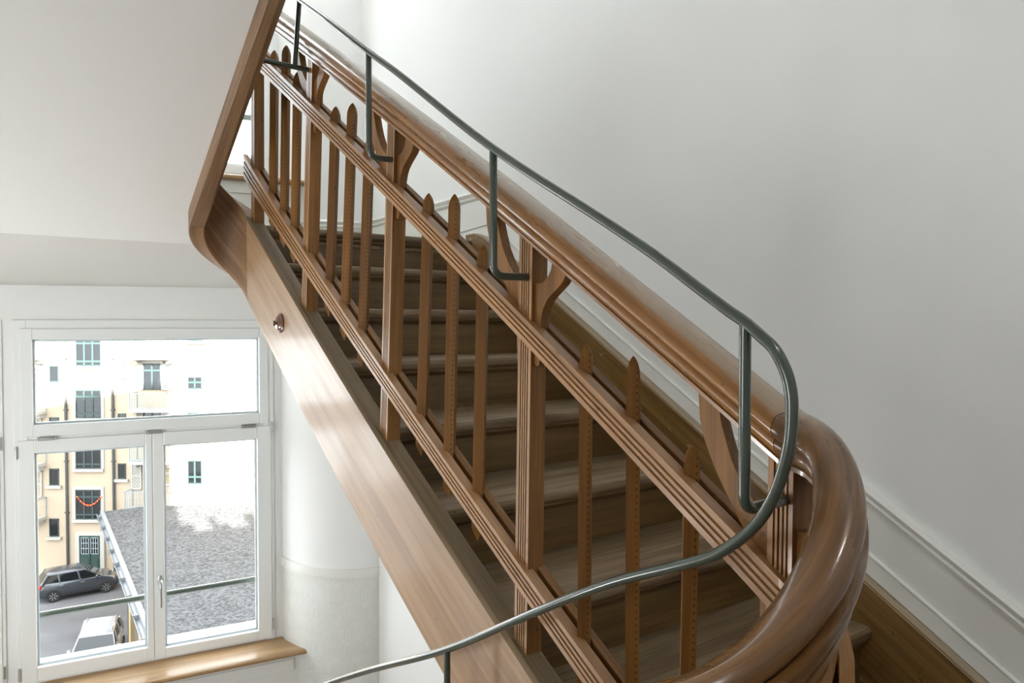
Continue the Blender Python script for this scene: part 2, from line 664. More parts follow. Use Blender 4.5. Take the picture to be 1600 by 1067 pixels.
sk = MB()
YL = 3.0
prof = [(0.0, 0.0), (0.020, 0.0), (0.020, 0.205), (0.0155, 0.215), (0.0175, 0.23), (0.024, 0.245), (0.013, 0.262),
        (0.013, 0.80), (0.020, 0.82), (0.023, 0.855), (0.016, 0.88), (0.021, 0.90), (0.026, 0.95), (0.020, 0.985), (0.0, 1.0)]
rings, gs = [], []
for y in srange(0.15, YL, 0.2):
    zb, zt = skirt_sections(y)
    rings.append([Vector((wall_x(y) - d, y, zb + (zt - zb) * h)) for d, h in prof])
    gs.append([(y, d, h * 0.24) for d, h in prof])
zb, zt = skirt_sections(YL)
for y in (YL + 0.02, 3.6, 4.48):
    zl = Z0 - 0.02 if y > 3.02 else zb
    rings.append([Vector((wall_x(y) - d, y, zl + (zt - zl) * h)) for d, h in prof])
    gs.append([(y, d, h * 0.24) for d, h in prof])
sk.loft(rings, gs)
struct(sk.build('baseboard_right', GLOSSW, smooth=25))
sk = MB()
rings, gs = [], []
for i in range(22):                                # round the corner and along the window wall
    if i < 18:
        ph = pi / 2 * (1 - i / 17)
        cx, cy = wall_x(4.5), 4.865
        rx, ry = cx - 1.757, cy - 4.5
        n = Vector((-cos(ph) / rx, -sin(ph) / ry, 0)).normalized()
        p = Vector((cx - rx * cos(ph), cy - ry * sin(ph), 0))
    else:
        p = V(-0.0 - 0.6 * (i - 17), 0, 0)
        n = -WN
    rings.append([p + n * d + ZV * (Z0 - 0.02 + (zt - Z0 + 0.02) * h) for d, h in prof])
    gs.append([(i * 0.05, d, h * 0.24) for d, h in prof])
sk.loft(rings, gs)
struct(sk.build('baseboard_back', GLOSSW, smooth=25))


# ================================================================== WINDOWS
V0 = V


def window(name, dz, label, da=0.0, drop=0.0):
    fr = MB()
    V = lambda a, o, z: V0(a + da, o, z)

    def rect(a0, a1, z0, z1, o0, o1, mb):
        mb.box((a0, o0, z0 + dz), (a1, o1, z1 + dz), V)
    # fixed frame: jambs, head, transom, bottom
    rect(WL, -1.365, LOWB, LOWT, -0.012, 0.09, fr)
    rect(-0.072, WR, LOWB, LOWT, -0.012, 0.09, fr)
    rect(-1.365, -0.072, -0.055, LOWT, -0.012, 0.09, fr)
    rect(-1.365, -0.072, -0.715, -0.619, -0.004, 0.09, fr)
    rect(-1.365, -0.072, LOWB - drop, -2.03, -0.004, 0.09, fr)
    root = fr.build(name, FRAMEW, bevel=0.003)
    struct(root, label)

    def sash(nm, a0, a1, z0, z1, g, lab=None):
        mb = MB()
        ga0, ga1, gz0, gz1 = g
        for r in ((a0, ga0, z0, z1), (ga1, a1, z0, z1), (ga0, ga1, gz1, z1), (ga0, ga1, z0, gz0)):
            rect(r[0], r[1], r[2], r[3], -0.022, 0.05, mb)
        o = mb.build(nm, FRAMEW, root, bevel=0.004)
        gd = MB()                                  # rubber gasket and glazing bead set back from the sash face
        for r in ((ga0, ga0 + 0.012, gz0, gz1), (ga1 - 0.012, ga1, gz0, gz1), (ga0, ga1, gz1 - 0.012, gz1), (ga0, ga1, gz0, gz0 + 0.012)):
            rect(r[0], r[1], r[2], r[3], 0.012, 0.03, gd)
        gd.build('glazing_bead', plain('bead_paint', (196, 208, 214), 0.3), o)
        p = MB()
        rect(ga0, ga1, gz0, gz1, 0.018, 0.023, p)
        p.build('pane', GLASS, o)
        return o
    sash('top_light', -1.395, -0.045, -0.645, -0.03, (-1.337, -0.10, -0.579, -0.093))
    lf = sash('sash', -1.412, -0.7285, -2.048, -0.663, (-1.335, -0.765, -1.968, -0.738))
    rt = sash('sash', -0.7265, -0.030, -2.048, -0.663, (-0.666, -0.116, -1.990, -0.742))
    # lever handle on the right sash
    h = MB()
    h.lathe([(0.0, -0.022), (0.016, -0.022), (0.016, -0.030), (0.012, -0.033), (0.0, -0.033)],
            lambda x, y, hh: V(-0.692 + x, hh, -1.568 + dz + y * 2.1), 20)
    h.tube([V(-0.692, -0.03, -1.566 + dz), V(-0.692, -0.058, -1.566 + dz), V(-0.692, -0.066, -1.575 + dz),
            V(-0.690, -0.066, -1.62 + dz), V(-0.689, -0.062, -1.72 + dz)], [0.009, 0.010, 0.011, 0.010, 0.008], 12)
    h.build('window_handle', CHROME, rt, smooth=40)
    for a, z in ((-1.419, -0.73), (-1.419, -1.99)):
        hb = MB()
        hb.tube([V(a, -0.025, z + dz - 0.035), V(a, -0.025, z + dz + 0.035)], 0.009, 10)
        hb.build('hinge', CHROME, lf)
    for a, z in ((-0.024, -0.672), (-0.024, -1.96)):
        hb = MB()
        hb.tube([V(a, -0.025, z + dz - 0.035), V(a, -0.025, z + dz + 0.035)], 0.007, 10)
        hb.build('hinge', CHROME, rt)
    for a in (-1.27, -0.718, -0.171):
        hb = MB()
        hb.box((a - 0.047, -0.034, -0.668 + dz), (a + 0.047, -0.018, -0.648 + dz), V)
        hb.box((a - 0.033, -0.042, -0.664 + dz), (a + 0.033, -0.033, -0.652 + dz), V)
        hb.build('top_light_clip', CHROME, root, bevel=0.002)
    for a, z in ((-1.06, -2.012), (-0.33, -2.015)):
        sp = MB()
        sp.lathe([(0.0, -0.021), (0.009, -0.021), (0.008, -0.027), (0.0, -0.028)],
                 lambda x, y, hh: V(a + x, hh, z + y + dz), 14)
        sp.build('screw_plug', FRAMEW, lf if a < -0.72 else rt, smooth=40)
    sw = MB()
    sw.lathe([(0.0, -0.012), (0.007, -0.012), (0.006, -0.017), (0.0, -0.018)],
             lambda x, y, hh: V(-0.675 + x, hh, -0.043 + y + dz), 12)
    sw.build('screw', DARKSCREW, root)
    # outer stone ledge and timber sill board
    ld = MB()
    ld.prism([(0.05, -2.05), (0.42, -2.10), (0.42, -2.18), (0.05, -2.18)], lambda p, q, hh: V(hh, p, q + dz), WL, WR)
    ld.build('outer_ledge', plain('ledge_paint', (225, 222, 214), 0.6), root)
    sb = MB()
    nose = [(-0.268, 0.0), (-0.282, -0.006), (-0.286, -0.016), (-0.282, -0.027), (-0.27, -0.032)]
    # board follows the rounded reveal at its right end
    top = [(WL - 0.05, 0.0), (0.036, 0.0), (0.044, -0.07), (0.075, -0.16), (0.125, -0.22), (0.178, -0.262), (WL - 0.05, -0.262)]
    sb.prism(top, lambda p, q, hh: V(p, q, hh + dz - drop), -2.094, LOWB, 'p')
    rings = []
    for a in (WL - 0.05, 0.178):
        rings.append([V(a, -0.255, LOWB + dz - drop)] + [V(a, o, LOWB + z + dz - drop) for o, z in nose] + [V(a, -0.255, LOWB - 0.032 + dz - drop)])
    sb.loft(rings, [[(a, i * 0.01, 0) for i in range(7)] for a in (WL - 0.05, 0.178)])
    sb.build('window_sill', W_SILL, root, bevel=0.002)
    ap = MB()
    rect(WL - 0.05, 0.10, -2.45, -2.094 - drop, -0.22, 0.0, ap)
    ap.box((WL, -0.232, -2.20 + dz), (0.06, -0.22, -2.125 + dz), V)
    ap.build('sill_panel', GLOSSW, root, bevel=0.003)
    return root


window('window_1', 0.0, 'white painted window with a fixed top light and two opening sashes above a timber sill')
window('window_3', 0.0, 'white window left of the lower one on the same wall', W2)
window('window_4', UPH, 'white window left of the upper one on the half landing', W2, 0.035)
window('window_2', UPH, 'upper white window glimpsed behind the balusters at the half landing', 0.0, 0.035)
gb = MB()
gb.tube([V(-1.42, 0.27, -1.762), V(-0.02, 0.27, -1.742)], 0.019, 12)
for a in (-1.40, -0.04):
    gb.tube([V(a, 0.27, -1.75), V(a, 0.36, -1.75)], 0.012, 8)
tag(gb.build('window_guard_bar', STEELG, smooth=40), 'green grey level safety bar outside the lower window', 'guard bar')
gb = MB()
gb.tube([V(-1.42, 0.27, 1.37), V(-0.02, 0.27, 1.38)], 0.019, 12)
for a in (-1.40, -0.04):
    gb.tube([V(a, 0.27, 1.37), V(a, 0.36, 1.37)], 0.012, 8)
tag(gb.build('window_guard_bar', STEELG, smooth=40), 'green grey level safety bar outside the small upper window', 'guard bar')

# ================================================================== STAIRCASE
stair = thing('staircase', 'worn brown timber staircase rising left with closed string beside the white wall', 'staircase', (1.4, 0.47, Z_FLOOR))


def string_inner_x(y):
    return B0.x + BK * y + 0.045


def nose_profile(y, z):
    """tread with rounded nosing at y, top at z, going back under the next riser"""
    yb = y + GO + 0.034
    pts = [(yb, z), (y + 0.016, z), (y + 0.006, z - 0.003), (y + 0.001, z - 0.010), (y, z - 0.018),
           (y + 0.002, z - 0.027), (y + 0.008, z - 0.034), (y + 0.018, z - 0.037), (yb, z - 0.037)]
    return pts


for k in range(0, NSTEP + 1):
    y, z = Y0 - k * GO, Z0 - k * RISE
    x0, x1 = string_inner_x(y), wall_x(y) - 0.045
    if k < NSTEP:
        mb = MB()
        pr = nose_profile(y, z)
        if k == 0:
            pr = [(min(p, y + 0.06), q) for p, q in pr]
        mb.prism(pr, lambda p, q, h: (h, p, q), x0, x1)
        mb.build('tread', W_TREAD, stair, smooth=30)
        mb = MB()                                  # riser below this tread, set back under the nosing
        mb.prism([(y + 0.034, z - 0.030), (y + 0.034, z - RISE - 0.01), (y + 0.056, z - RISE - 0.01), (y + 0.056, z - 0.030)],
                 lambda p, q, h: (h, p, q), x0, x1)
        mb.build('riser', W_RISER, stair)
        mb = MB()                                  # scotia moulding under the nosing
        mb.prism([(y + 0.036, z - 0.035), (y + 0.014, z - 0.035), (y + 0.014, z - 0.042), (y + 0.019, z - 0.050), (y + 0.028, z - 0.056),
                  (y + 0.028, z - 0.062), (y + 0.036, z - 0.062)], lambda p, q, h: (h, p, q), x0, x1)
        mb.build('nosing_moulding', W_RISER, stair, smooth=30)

# outer string on the well side
st = MB()
sweep(st, srange(SB, ST, 0.08), lambda s: [(0.0, z_sb(s)), (0.0, z_st(s)), (0.055, z_st(s)), (0.055, z_sb(s))])
st.build('outer_string', W_STR, stair, smooth=30, bevel=0.003)
st = MB()                                          # rounded-over capping of the string
sweep(st, srange(SB, ST, 0.08), lambda s: [(-0.001, z_st(s) - 0.004), (0.002, z_st(s) + 0.003), (0.007, z_st(s) + 0.0065), (0.012, z_st(s) + 0.004),
                                           (0.018, z_st(s) + 0.005), (0.054, z_st(s) + 0.005), (0.056, z_st(s) - 0.004)])
st.build('string_capping', W_STOP, stair, smooth=50)
st = MB()
sweep(st, srange(ST, ST + ARC, 0.02), lambda s: [(0.0, z_sb(s)), (0.0, z_st(s)), (0.055, z_st(s)), (0.055, z_sb(s))])
st.build('string_wreath', W_UP, stair, smooth=30, bevel=0.003)
st = MB()
sweep(st, srange(SB - ARC, SB, 0.02), lambda s: [(0.0, z_sb(s)), (0.0, z_st(s)), (0.055, z_st(s)), (0.055, z_sb(s))])
st.build('string_wreath', W_UP, stair, smooth=30, bevel=0.003)
st = MB()
EU = ST + ARC + 3.6


def up_sect(s):
    d = s - ST - ARC
    zb_, zt_ = z_sb(s), z_st(s)
    k = min(1, d / 1.2)
    mid = 0.003 + (0.055 - 0.003) * (1 - 0.62 * k)
    mid = 0.055 - (0.055 - mid) * 1.0
    # t grows towards the flight; the well-side arris is taken off more and more
    return [(0.055, zb_), (0.055 - (0.055 - 0.003) * (1 - 0.62 * k), zb_ + 0.0005), (0.0, zb_ + 0.034 * k + 0.001), (0.0, zt_), (0.055, zt_)]


sweep(st, [ST + ARC] + srange(ST + ARC + 0.05, EU, 0.1), up_sect)
st.build('upper_string', W_UP, stair, smooth=12, bevel=0.002)
st = MB()
EL = SB - ARC - 2.3
sweep(st, srange(EL, SB - ARC, 0.1), lambda s: [(0.0, z_sb(s)), (0.0, z_st(s)), (0.055, z_st(s)), (0.055, z_sb(s))])
st.build('lower_string', W_STR, stair, bevel=0.003)
# string against the wall, with worn top
ws = MB()
rings, gs = [], []
for y in srange(0.2, 3.16, 0.08):
    zt_ = min(0.5804 * y - 1.3228 - 0.003, Z0 + 0.035)
    x = wall_x(y)
    rings.append([Vector((x - 0.056, y, zt_ - 0.42)), Vector((x - 0.056, y, zt_)), Vector((x + 0.01, y, zt_)), Vector((x + 0.01, y, zt_ - 0.42))])
    gs.append([(y, 0, -0.42), (y, 0, 0), (y, 0.06, 0), (y, 0.06, -0.42)])
ws.loft(rings, gs)
ws.build('wall_string', W_WSTR, stair, bevel=0.002)
ws = MB()
rings, gs = [], []
for y in srange(0.2, 3.16, 0.08):
    zt_ = min(0.5804 * y - 1.3228 - 0.004, Z0 + 0.034)
    x = wall_x(y)
    rings.append([Vector((x - 0.0575, y, zt_ - 0.004)), Vector((x - 0.053, y, zt_ + 0.001)), Vector((x - 0.005, y, zt_ + 0.0015)), Vector((x - 0.005, y, zt_ - 0.004))])
    gs.append([(y, 0, -0.004), (y, 0.004, 0), (y, 0.05, 0), (y, 0.05, -0.004)])
ws.loft(rings, gs)
ws.build('wall_string_capping', W_CAP, stair, smooth=60)

# ================================================================== BALUSTRADE
bal = thing('balustrade', 'brown timber balustrade of fluted posts and pointed bars along the open side of the stair', 'balustrade', tuple(W(1.8, 0.03, z_st(1.8))))


def fluted(w_total, n_thin, wide, gap, depth):
    """outline of a fluted face: list of (pos, depth)"""
    thin = (w_total - 2 * wide - (n_thin + 1) * gap) / n_thin
    pts, p = [], 0.0
    segs = [wide] + [thin] * n_thin + [wide]
    for i, sg in enumerate(segs):
        pts += [(p, 0.0), (p + sg, 0.0)]
        p += sg
        if i < len(segs) - 1:
            pts += [(p + gap * 0.15, depth), (p + gap * 0.85, depth)]
            p += gap
    return pts


# rails: each is a fluted front board and a plain back board with the bars between them
def rail(zt_, zb_, name):
    def front(s):
        a, b_ = zt_(s), zb_(s)
        H = a - b_
        fl_ = fluted(1.0, 2, 0.215, 0.115, 1.0)
        return [(0.007 + 0.0045 * d, a - H * p) for p, d in fl_] + [(0.030, b_), (0.030, a)]
    mb = MB()
    sweep(mb, srange(SB, ST + 0.045, 0.08), front)
    mb.build(name, W_LIT, bal)
    mb = MB()
    sweep(mb, srange(SB, ST + 0.045, 0.08), lambda s: [(0.043, zt_(s)), (0.061, zt_(s)), (0.061, zb_(s)), (0.043, zb_(s))])
    mb.build(name.replace('front', 'back'), W_BAL, bal, bevel=0.0015)
    mb = MB()
    sweep(mb, srange(SB - ARC, SB, 0.02), front)
    mb.build(name, W_LIT, bal)
    mb = MB()
    sweep(mb, srange(SB - ARC, SB, 0.02), lambda s: [(0.043, zt_(s)), (0.061, zt_(s)), (0.061, zb_(s)), (0.043, zb_(s))])
    mb.build(name.replace('front', 'back'), W_BAL, bal, bevel=0.0015)


rail(z_rt, z_rb, 'upper_front_rail')
rail(z_lt, z_lb, 'lower_front_rail')

# handrail: small fillet board, cove, round and domed top
CA = 0.853
HP = [(0.010, 0.0), (0.006, 0.001), (0.005, 0.007), (0.0085, 0.0085), (0.004, 0.0105), (-0.0015, 0.0145), (-0.0052, 0.0190), (-0.0070, 0.0240),
      (-0.0064, 0.0285), (-0.0030, 0.0318), (-0.0078, 0.0340), (-0.0112, 0.0372), (-0.0128, 0.0415), (-0.0122, 0.0462), (-0.0093, 0.0510),
      (-0.0045, 0.0552), (0.0005, 0.0578), (0.0060, 0.0592), (0.0150, 0.0606), (0.0315, 0.0616)]
HPROF = HP + [(0.063 - t, n) for t, n in reversed(HP[:-1])]


def hand_sect(s):
    """on the lower turn the section draws in towards the treads on its well side and stands taller"""
    ph = (SB - s) / ARC
    k = min(1.0, max(0.0, ph / 0.22)) * min(1.0, max(0.0, (1.12 - ph) / 0.22))
    k = k * k * (3 - 2 * k)
    out = []
    top = z_hand(s) + 0.0616 / CA + 0.009 * k
    for t, n in HPROF:
        sc_ = 1 / CA
        if t < 0.0315:
            t = t + (0.0315 - t) / 0.0443 * 0.024 * k
            sc_ += (0.97 - sc_) * k
        elif t > 0.0315:
            t = t - (t - 0.0315) / 0.0443 * 0.004 * k + (0.008 * k if n < 0.030 else -0.003 * k if n < 0.033 else 0.0)
            sc_ += (1.78 - sc_) * k
        else:
            sc_ += (1.35 - sc_) * k
        out.append((t, top - (0.0616 - n) * sc_))
    return out


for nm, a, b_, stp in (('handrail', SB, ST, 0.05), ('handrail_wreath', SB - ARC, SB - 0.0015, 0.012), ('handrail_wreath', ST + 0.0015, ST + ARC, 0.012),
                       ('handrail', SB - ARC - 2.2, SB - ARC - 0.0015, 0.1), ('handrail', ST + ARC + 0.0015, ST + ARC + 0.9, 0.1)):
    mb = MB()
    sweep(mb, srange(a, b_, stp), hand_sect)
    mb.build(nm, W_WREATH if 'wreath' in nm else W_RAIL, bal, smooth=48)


# posts with their pairs of shaped brackets
def post(s_top, s_bot, bk=1.0):
    pw = 0.042
    fl_ = fluted(pw, 3, 0.0085, 0.0034, 0.004)
    poly = [(p - pw / 2, 0.017 + d) for p, d in fl_] + [(pw / 2, 0.055), (-pw / 2, 0.055)]
    zt0, zb0 = z_hand(s_top) + 0.008, z_st(s_bot) + 0.002
    mb = MB()
    r0, r1, g0, g1 = [], [], [], []
    for p, t in poly:
        zb_ = z_st(s_bot + p) - 0.004
        zt_ = z_hand(s_top + p) + 0.008
        r0.append(W(s_bot + p, t, zb_))
        r1.append(W(s_top + p, t, zt_))
        g0.append((0.0, p, t))
        g1.append((zt0 - zb0, p, t))
    mb.loft([r0, r1], [g0, g1])
    po = mb.build('post', W_BAL, bal)
    po.data.materials.append(W_LIT)
    for f in po.data.polygons:                     # window light on the fluted side put into its colour
        if abs(f.normal.dot(NH)) > 0.5 and f.center.dot(NH) < W(s_top, 0.03, 0).dot(NH):
            f.material_index = 1
    zr = z_rt(s_top)
    sl_ = 0.61
    c0 = s_top + (s_bot - s_top) * 0.25
    R = [(-0.019, 0.063), (-0.042, 0.063), (-0.052, 0.066), (-0.062, 0.074), (-0.071, 0.086), (-0.077, 0.108), (-0.118, 0.082), (-0.112, 0.068), (-0.103, 0.058),
         (-0.088, 0.048), (-0.072, 0.038), (-0.058, 0.027), (-0.048, 0.013), (-0.042, -0.004), (-0.039, -0.03), (-0.038, -0.085), (-0.034, -0.097), (-0.027, -0.1), (-0.019, -0.094)]
    Lf = [(0.019, -0.094), (0.027, -0.1), (0.034, -0.097), (0.038, -0.085), (0.039, -0.02), (0.046, 0.006), (0.060, 0.033), (0.075, 0.058), (0.100, 0.094), (0.122, 0.13), (0.137, 0.16),
          (0.148, 0.195), (0.152, 0.247), (0.112, 0.222), (0.108, 0.198), (0.099, 0.170), (0.087, 0.140), (0.070, 0.112), (0.048, 0.088), (0.019, 0.062)]
    if bk < 1:
        R, Lf = [[(p, 0.17 + (q - 0.17) * 0.62) for p, q in P] for P in (R, Lf)]
    for P in (R, Lf):
        mb = MB()
        mb.prism(P, lambda p, q, h: W(c0 + (p if abs(p) < 0.02 else math.copysign(0.019 + (abs(p) - 0.019) * bk, p)), h, zr + q), 0.026, 0.047, 'q')
        mb.build('bracket', W_BAL, po, smooth=35, bevel=0.001)
    return po


POSTS = [(2.921, 2.936), (2.33, 2.397), (1.764, 1.817), (1.183, 1.202), (0.603, 0.612)]
for a, b_ in POSTS:
    post(a, b_)
post(SB - ARC * 0.63, SB - ARC * 0.63, 0.5)
post(SB - ARC - 0.30, SB - ARC - 0.30)


# square bars set cornerwise, pointed at both ends
def baluster(s_top, z_top, s_low, z_low):
    h = 0.0232 / sqrt(2)
    mb = MB()
    L = z_top - z_low
    lev = [(0.0, 0.0), (0.010, 0.35), (0.022, 0.72), (0.034, 1.0), (L - 0.034, 1.0), (L - 0.024, 0.91), (L - 0.013, 0.68), (L - 0.005, 0.36), (L, 0.0)]
    rings, gs = [], []
    for hh, k in lev:
        s_ = s_low + (s_top - s_low) * hh / L
        k = max(k, 0.02)
        rings.append([W(s_ + h * k * dx, 0.036 + h * k * dy, z_low + hh) for dx, dy in ((1, 0), (0, 1), (-1, 0), (0, -1))])
        gs.append([(hh, h * k * dx, h * k * dy) for dx, dy in ((1, 0), (0, 1), (-1, 0), (0, -1))])
    mb.loft(rings, gs)
    o = mb.build('baluster', W_BALU, bal, bevel=0.001, segs=1)


BALS = [(2.725, 2.755), (2.600, 2.640), (2.488, 2.535), (2.168, 2.232), (2.046, 2.114), (1.934, 1.990), (1.602, 1.645), (1.482, 1.512), (1.362, 1.388),
        (1.025, 1.030), (0.905, 0.905), (0.776, 0.788)]
for i, (a, b_) in enumerate(BALS):
    up = (0.046, 0.100, 0.046)[i % 3]
    baluster(a, z_rt(a) + up, b_, z_lb(b_) - 0.067)
for i in range(2):
    a = SB - ARC * (0.22 + 0.56 * i)
    baluster(a, z_rt(a) + 0.046, a, z_lb(a) - 0.067)

# ================================================================== STEEL SAFETY RAIL
rail_o = thing('safety_rail', 'slim green grey steel safety rail above the timber handrail looping round the well', 'rail', tuple(W(1.7, -0.05, 0.6)))
tb = lambda s: -0.094 + 0.028 * s
up_pts = [(0.592, 0.001), (0.617, 0.015), (0.783, 0.115), (1.184, 0.332), (1.602, 0.588), (1.761, 0.681), (2.011, 0.832), (2.29, 0.996), (2.70, 1.24), (3.0, 1.42)]
loop = [(0.566, -0.0165), (0.547, -0.032), (0.531, -0.058), (0.524, -0.082), (0.5225, -0.105), (0.524, -0.135), (0.530, -0.165), (0.546, -0.210), (0.573, -0.252), (0.612, -0.288),
        (0.654, -0.315), (0.827, -0.394), (1.0, -0.488), (1.321, -0.671), (1.69, -0.852), (1.934, -0.977), (2.6, -1.33)]


def rail_pt(s, z, t):
    p = B0 + LH * s + NH * t
    return Vector((p.x, p.y, z))


path = [rail_pt(s, z, tb(s)) for s, z in reversed(up_pts)] + [rail_pt(s, z, -0.08) for s, z in loop]


def smooth_path(pts, n=6):
    out = []
    for i in range(len(pts) - 1):
        p0, p1, p2, p3 = pts[max(0, i - 1)], pts[i], pts[i + 1], pts[min(len(pts) - 1, i + 2)]
        for k in range(n):
            t = k / n
            # centripetal-like: scale tangents by segment length
            d = (p2 - p1).length
            m1 = (p2 - p0) / max(1e-6, (p2 - p0).length) * d
            m2 = (p3 - p1) / max(1e-6, (p3 - p1).length) * d
            h00, h10, h01, h11 = 2 * t ** 3 - 3 * t ** 2 + 1, t ** 3 - 2 * t ** 2 + t, -2 * t ** 3 + 3 * t ** 2, t ** 3 - t ** 2
            out.append(p1 * h00 + m1 * h10 + p2 * h01 + m2 * h11)
    out.append(pts[-1])
    return out


RR = 0.0078
mb = MB()
mb.tube(smooth_path(path), RR, 14)
mb.build('rail_tube', STEELG, rail_o, smooth=50)


def arm(s, z_top, z_low, s_post, t_end=0.02):
    t = tb(s)
    r = 0.022
    pts = [rail_pt(s, z_top, t), rail_pt(s, z_low + r, t)]
    for i in range(1, 6):
        ph = pi / 2 * i / 5
        pts.append(rail_pt(s + (s_post - s) * 0.3 * i / 5, z_low + r - r * sin(ph), t + r - r * cos(ph)))
    pts.append(rail_pt(s_post, z_low, t_end))
    mb = MB()
    mb.tube(pts, RR * 0.98, 12)
    mb.build('rail_arm', STEELG, rail_o, smooth=50)


arm(0.592, 0.0, -0.238, 0.598)
arm(1.182, 0.325, 0.090, 1.178)
arm(1.765, 0.68, 0.420, 1.760)
mb = MB()                                          # cross bar over the well and its upright
mb.tube([rail_pt(2.345, 0.806, 0.022), rail_pt(2.335, 0.806, -0.24)], RR, 12)
mb.build('rail_arm', STEELG, rail_o, smooth=50)
mb = MB()
mb.tube([rail_pt(2.292, 0.995, -0.03), rail_pt(2.335, 0.806, -0.03)], RR * 0.98, 12)
mb.build('rail_arm', STEELG, rail_o, smooth=50)
mb = MB()
mb.tube([rail_pt(1.325, -0.672, -0.08), rail_pt(1.325, -1.02, -0.08), rail_pt(1.325, -1.04, -0.13)], RR * 0.9, 12)
mb.build('rail_arm', STEELG, rail_o, smooth=50)

# ================================================================== SWITCH ON THE STRING
sw = thing('rotary_switch', 'round brown rotary light switch on the stair string', 'light switch', tuple(W(2.572, 0, 0.0)))
fnk = lambda x, y, h: W(2.572 + x, -h, y)
mb = MB()
mb.lathe([(0.0, 0.0), (0.033, 0.0), (0.034, 0.004), (0.031, 0.007), (0.027, 0.008), (0.024, 0.012), (0.019, 0.0145), (0.012, 0.016), (0.0, 0.0165)], fnk, 28)
mb.build('switch_cover', SWITCHM, sw, smooth=40)
mb = MB()
mb.lathe([(0.0, 0.015), (0.005, 0.016), (0.0045, 0.019), (0.006, 0.021), (0.006, 0.024), (0.0, 0.025)], fnk, 16)
mb.box((-0.0018, -0.009, 0.020), (0.0018, 0.009, 0.026), fnk)
mb.build('switch_knob', SWITCHM, sw, smooth=40)

# ================================================================== COURTYARD BEYOND THE WINDOW
FAC = 43.5                    # distance of the facing house front
GZ = -14.5                    # courtyard level


def sight(px, py):
    return FW + RV * ((px - 800) / FOC) - UP * ((py - 533.5) / FOC)


def fr(px, py):
    """metres (right, up) on the facing house front for a measured photo coordinate"""
    r = sight(px, py)
    k = FAC / r.dot(FH)
    return r.dot(RV) * k, r.z * k


def FE(r, z, d):
    return ext(r, FAC - d, z)


CREAM = plain('cream_render', (157, 141, 121), 0.85, var=0.06, bscale=0.6)
STONE = plain('pale_stone_trim', (150, 146, 138), 0.7)
GREENF = plain('green_window_paint', (30, 48, 46), 0.5)
WHITEF = plain('white_shutter_paint', (158, 160, 158), 0.5)
DARKG = plain('dark_window_glass', (13, 15, 18), 0.08)
IRON = plain('pale_iron', (128, 134, 138), 0.5)
PIPE = plain('dark_downpipe', (52, 52, 50), 0.5)
DOORG = plain('dark_green_door', (26, 50, 44), 0.5)
BLIND = plain('yellow_blind', (150, 138, 108), 0.6)
ASPH = plain('asphalt', (80, 80, 83), 0.85, var=0.35, bscale=0.35, bump=0.3)

apt = thing('apartment_building', 'cream apartment building with green framed windows across the courtyard', 'building', tuple(ext(-20, FAC, GZ)))
MB().box((-34, GZ, -8), (14, 1.5, 0), lambda r, z, d: FE(r, z, d)).build('wall', CREAM, apt)


def fbox(mb, r0, r1, z0, z1, d0, d1):
    mb.box((r0, z0, d0), (r1, z1, d1), lambda r, z, d: FE(r, z, d))


def fwin(px0, py0, px1, py1, cols=1, rows=(1.0,), frame=GREENF, surround=0.0, sill=True, fill=None, bar=0.05):
    """window of the facing house: frame with panes, stone sill and surround"""
    r0, z1 = fr(px0, py0)
    r1, z0 = fr(px1, py1)
    mb = MB()
    fbox(mb, r0, r1, z0, z0 + 0.06, 0.0, 0.05)
    fbox(mb, r0, r1, z1 - 0.06, z1, 0.0, 0.05)
    cw = (r1 - r0) / cols
    for i in range(cols + 1):
        c = r0 + cw * i
        fbox(mb, max(r0, c - bar), min(r1, c + bar), z0, z1, 0.0, 0.05)
    y = z0
    edges = [z0]
    for h in rows[:-1]:
        y += (z1 - z0) * h
        edges.append(y)
        fbox(mb, r0, r1, y - bar, y + bar, 0.0, 0.055)
    edges.append(z1)
    w = mb.build('window', frame, apt)
    for i in range(cols):
        for j in range(len(edges) - 1):
            p = MB()
            fbox(p, r0 + cw * i + 0.02, r0 + cw * (i + 1) - 0.02, edges[j] + 0.02, edges[j + 1] - 0.02, 0.005, 0.02)
            p.build('pane', fill or DARKG, w)
    if sill:
        p = MB()
        fbox(p, r0 - 0.16, r1 + 0.16, z0 - 0.17, z0 - 0.01, 0.0, 0.16)
        p.build('window_sill', STONE, w)
    if surround:
        p = MB()
        fbox(p, r0 - surround, r0 - 0.01, z0, z1 + surround, 0.0, 0.06)
        fbox(p, r1 + 0.01, r1 + surround, z0, z1 + surround, 0.0, 0.06)
        fbox(p, r0 - 0.01, r1 + 0.01, z1 + 0.01, z1 + surround, 0.0, 0.06)
        p.build('window_surround', STONE, w)
    return w


for py0, py1 in ((571, 597), (652, 677), (732, 758), (810, 838)):
    fwin(77.5, py0, 92.5, py1, rows=(1.0,))
for py0, py1 in ((525, 572), (609, 653), (688, 732), (765, 811)):
    fwin(118.5, py0, 158.5, py1, 3, (0.16, 0.60, 0.24), surround=0.18)
for py0, py1, f in ((569, 593, STONE), (646, 670, None), (724, 748, None)):
    fwin(184.5, py0, 197, py1, fill=f)
for py0, py1 in ((568, 609), (642, 684)):
    fwin(224, py0, 252, py1, 2, (0.74, 0.26), sill=False, surround=0.16)
for py0, py1 in ((492, 533), (572, 608), (644, 682), (719, 756)):
    fwin(293.5, py0, 316, py1, 2, (0.3, 0.7), surround=0.08)
for py0, py1 in ((572, 600), (644, 672), (715, 743)):
    fwin(377, py0, 392.5, py1, 2, (1.0,), bar=0.12, frame=STONE)


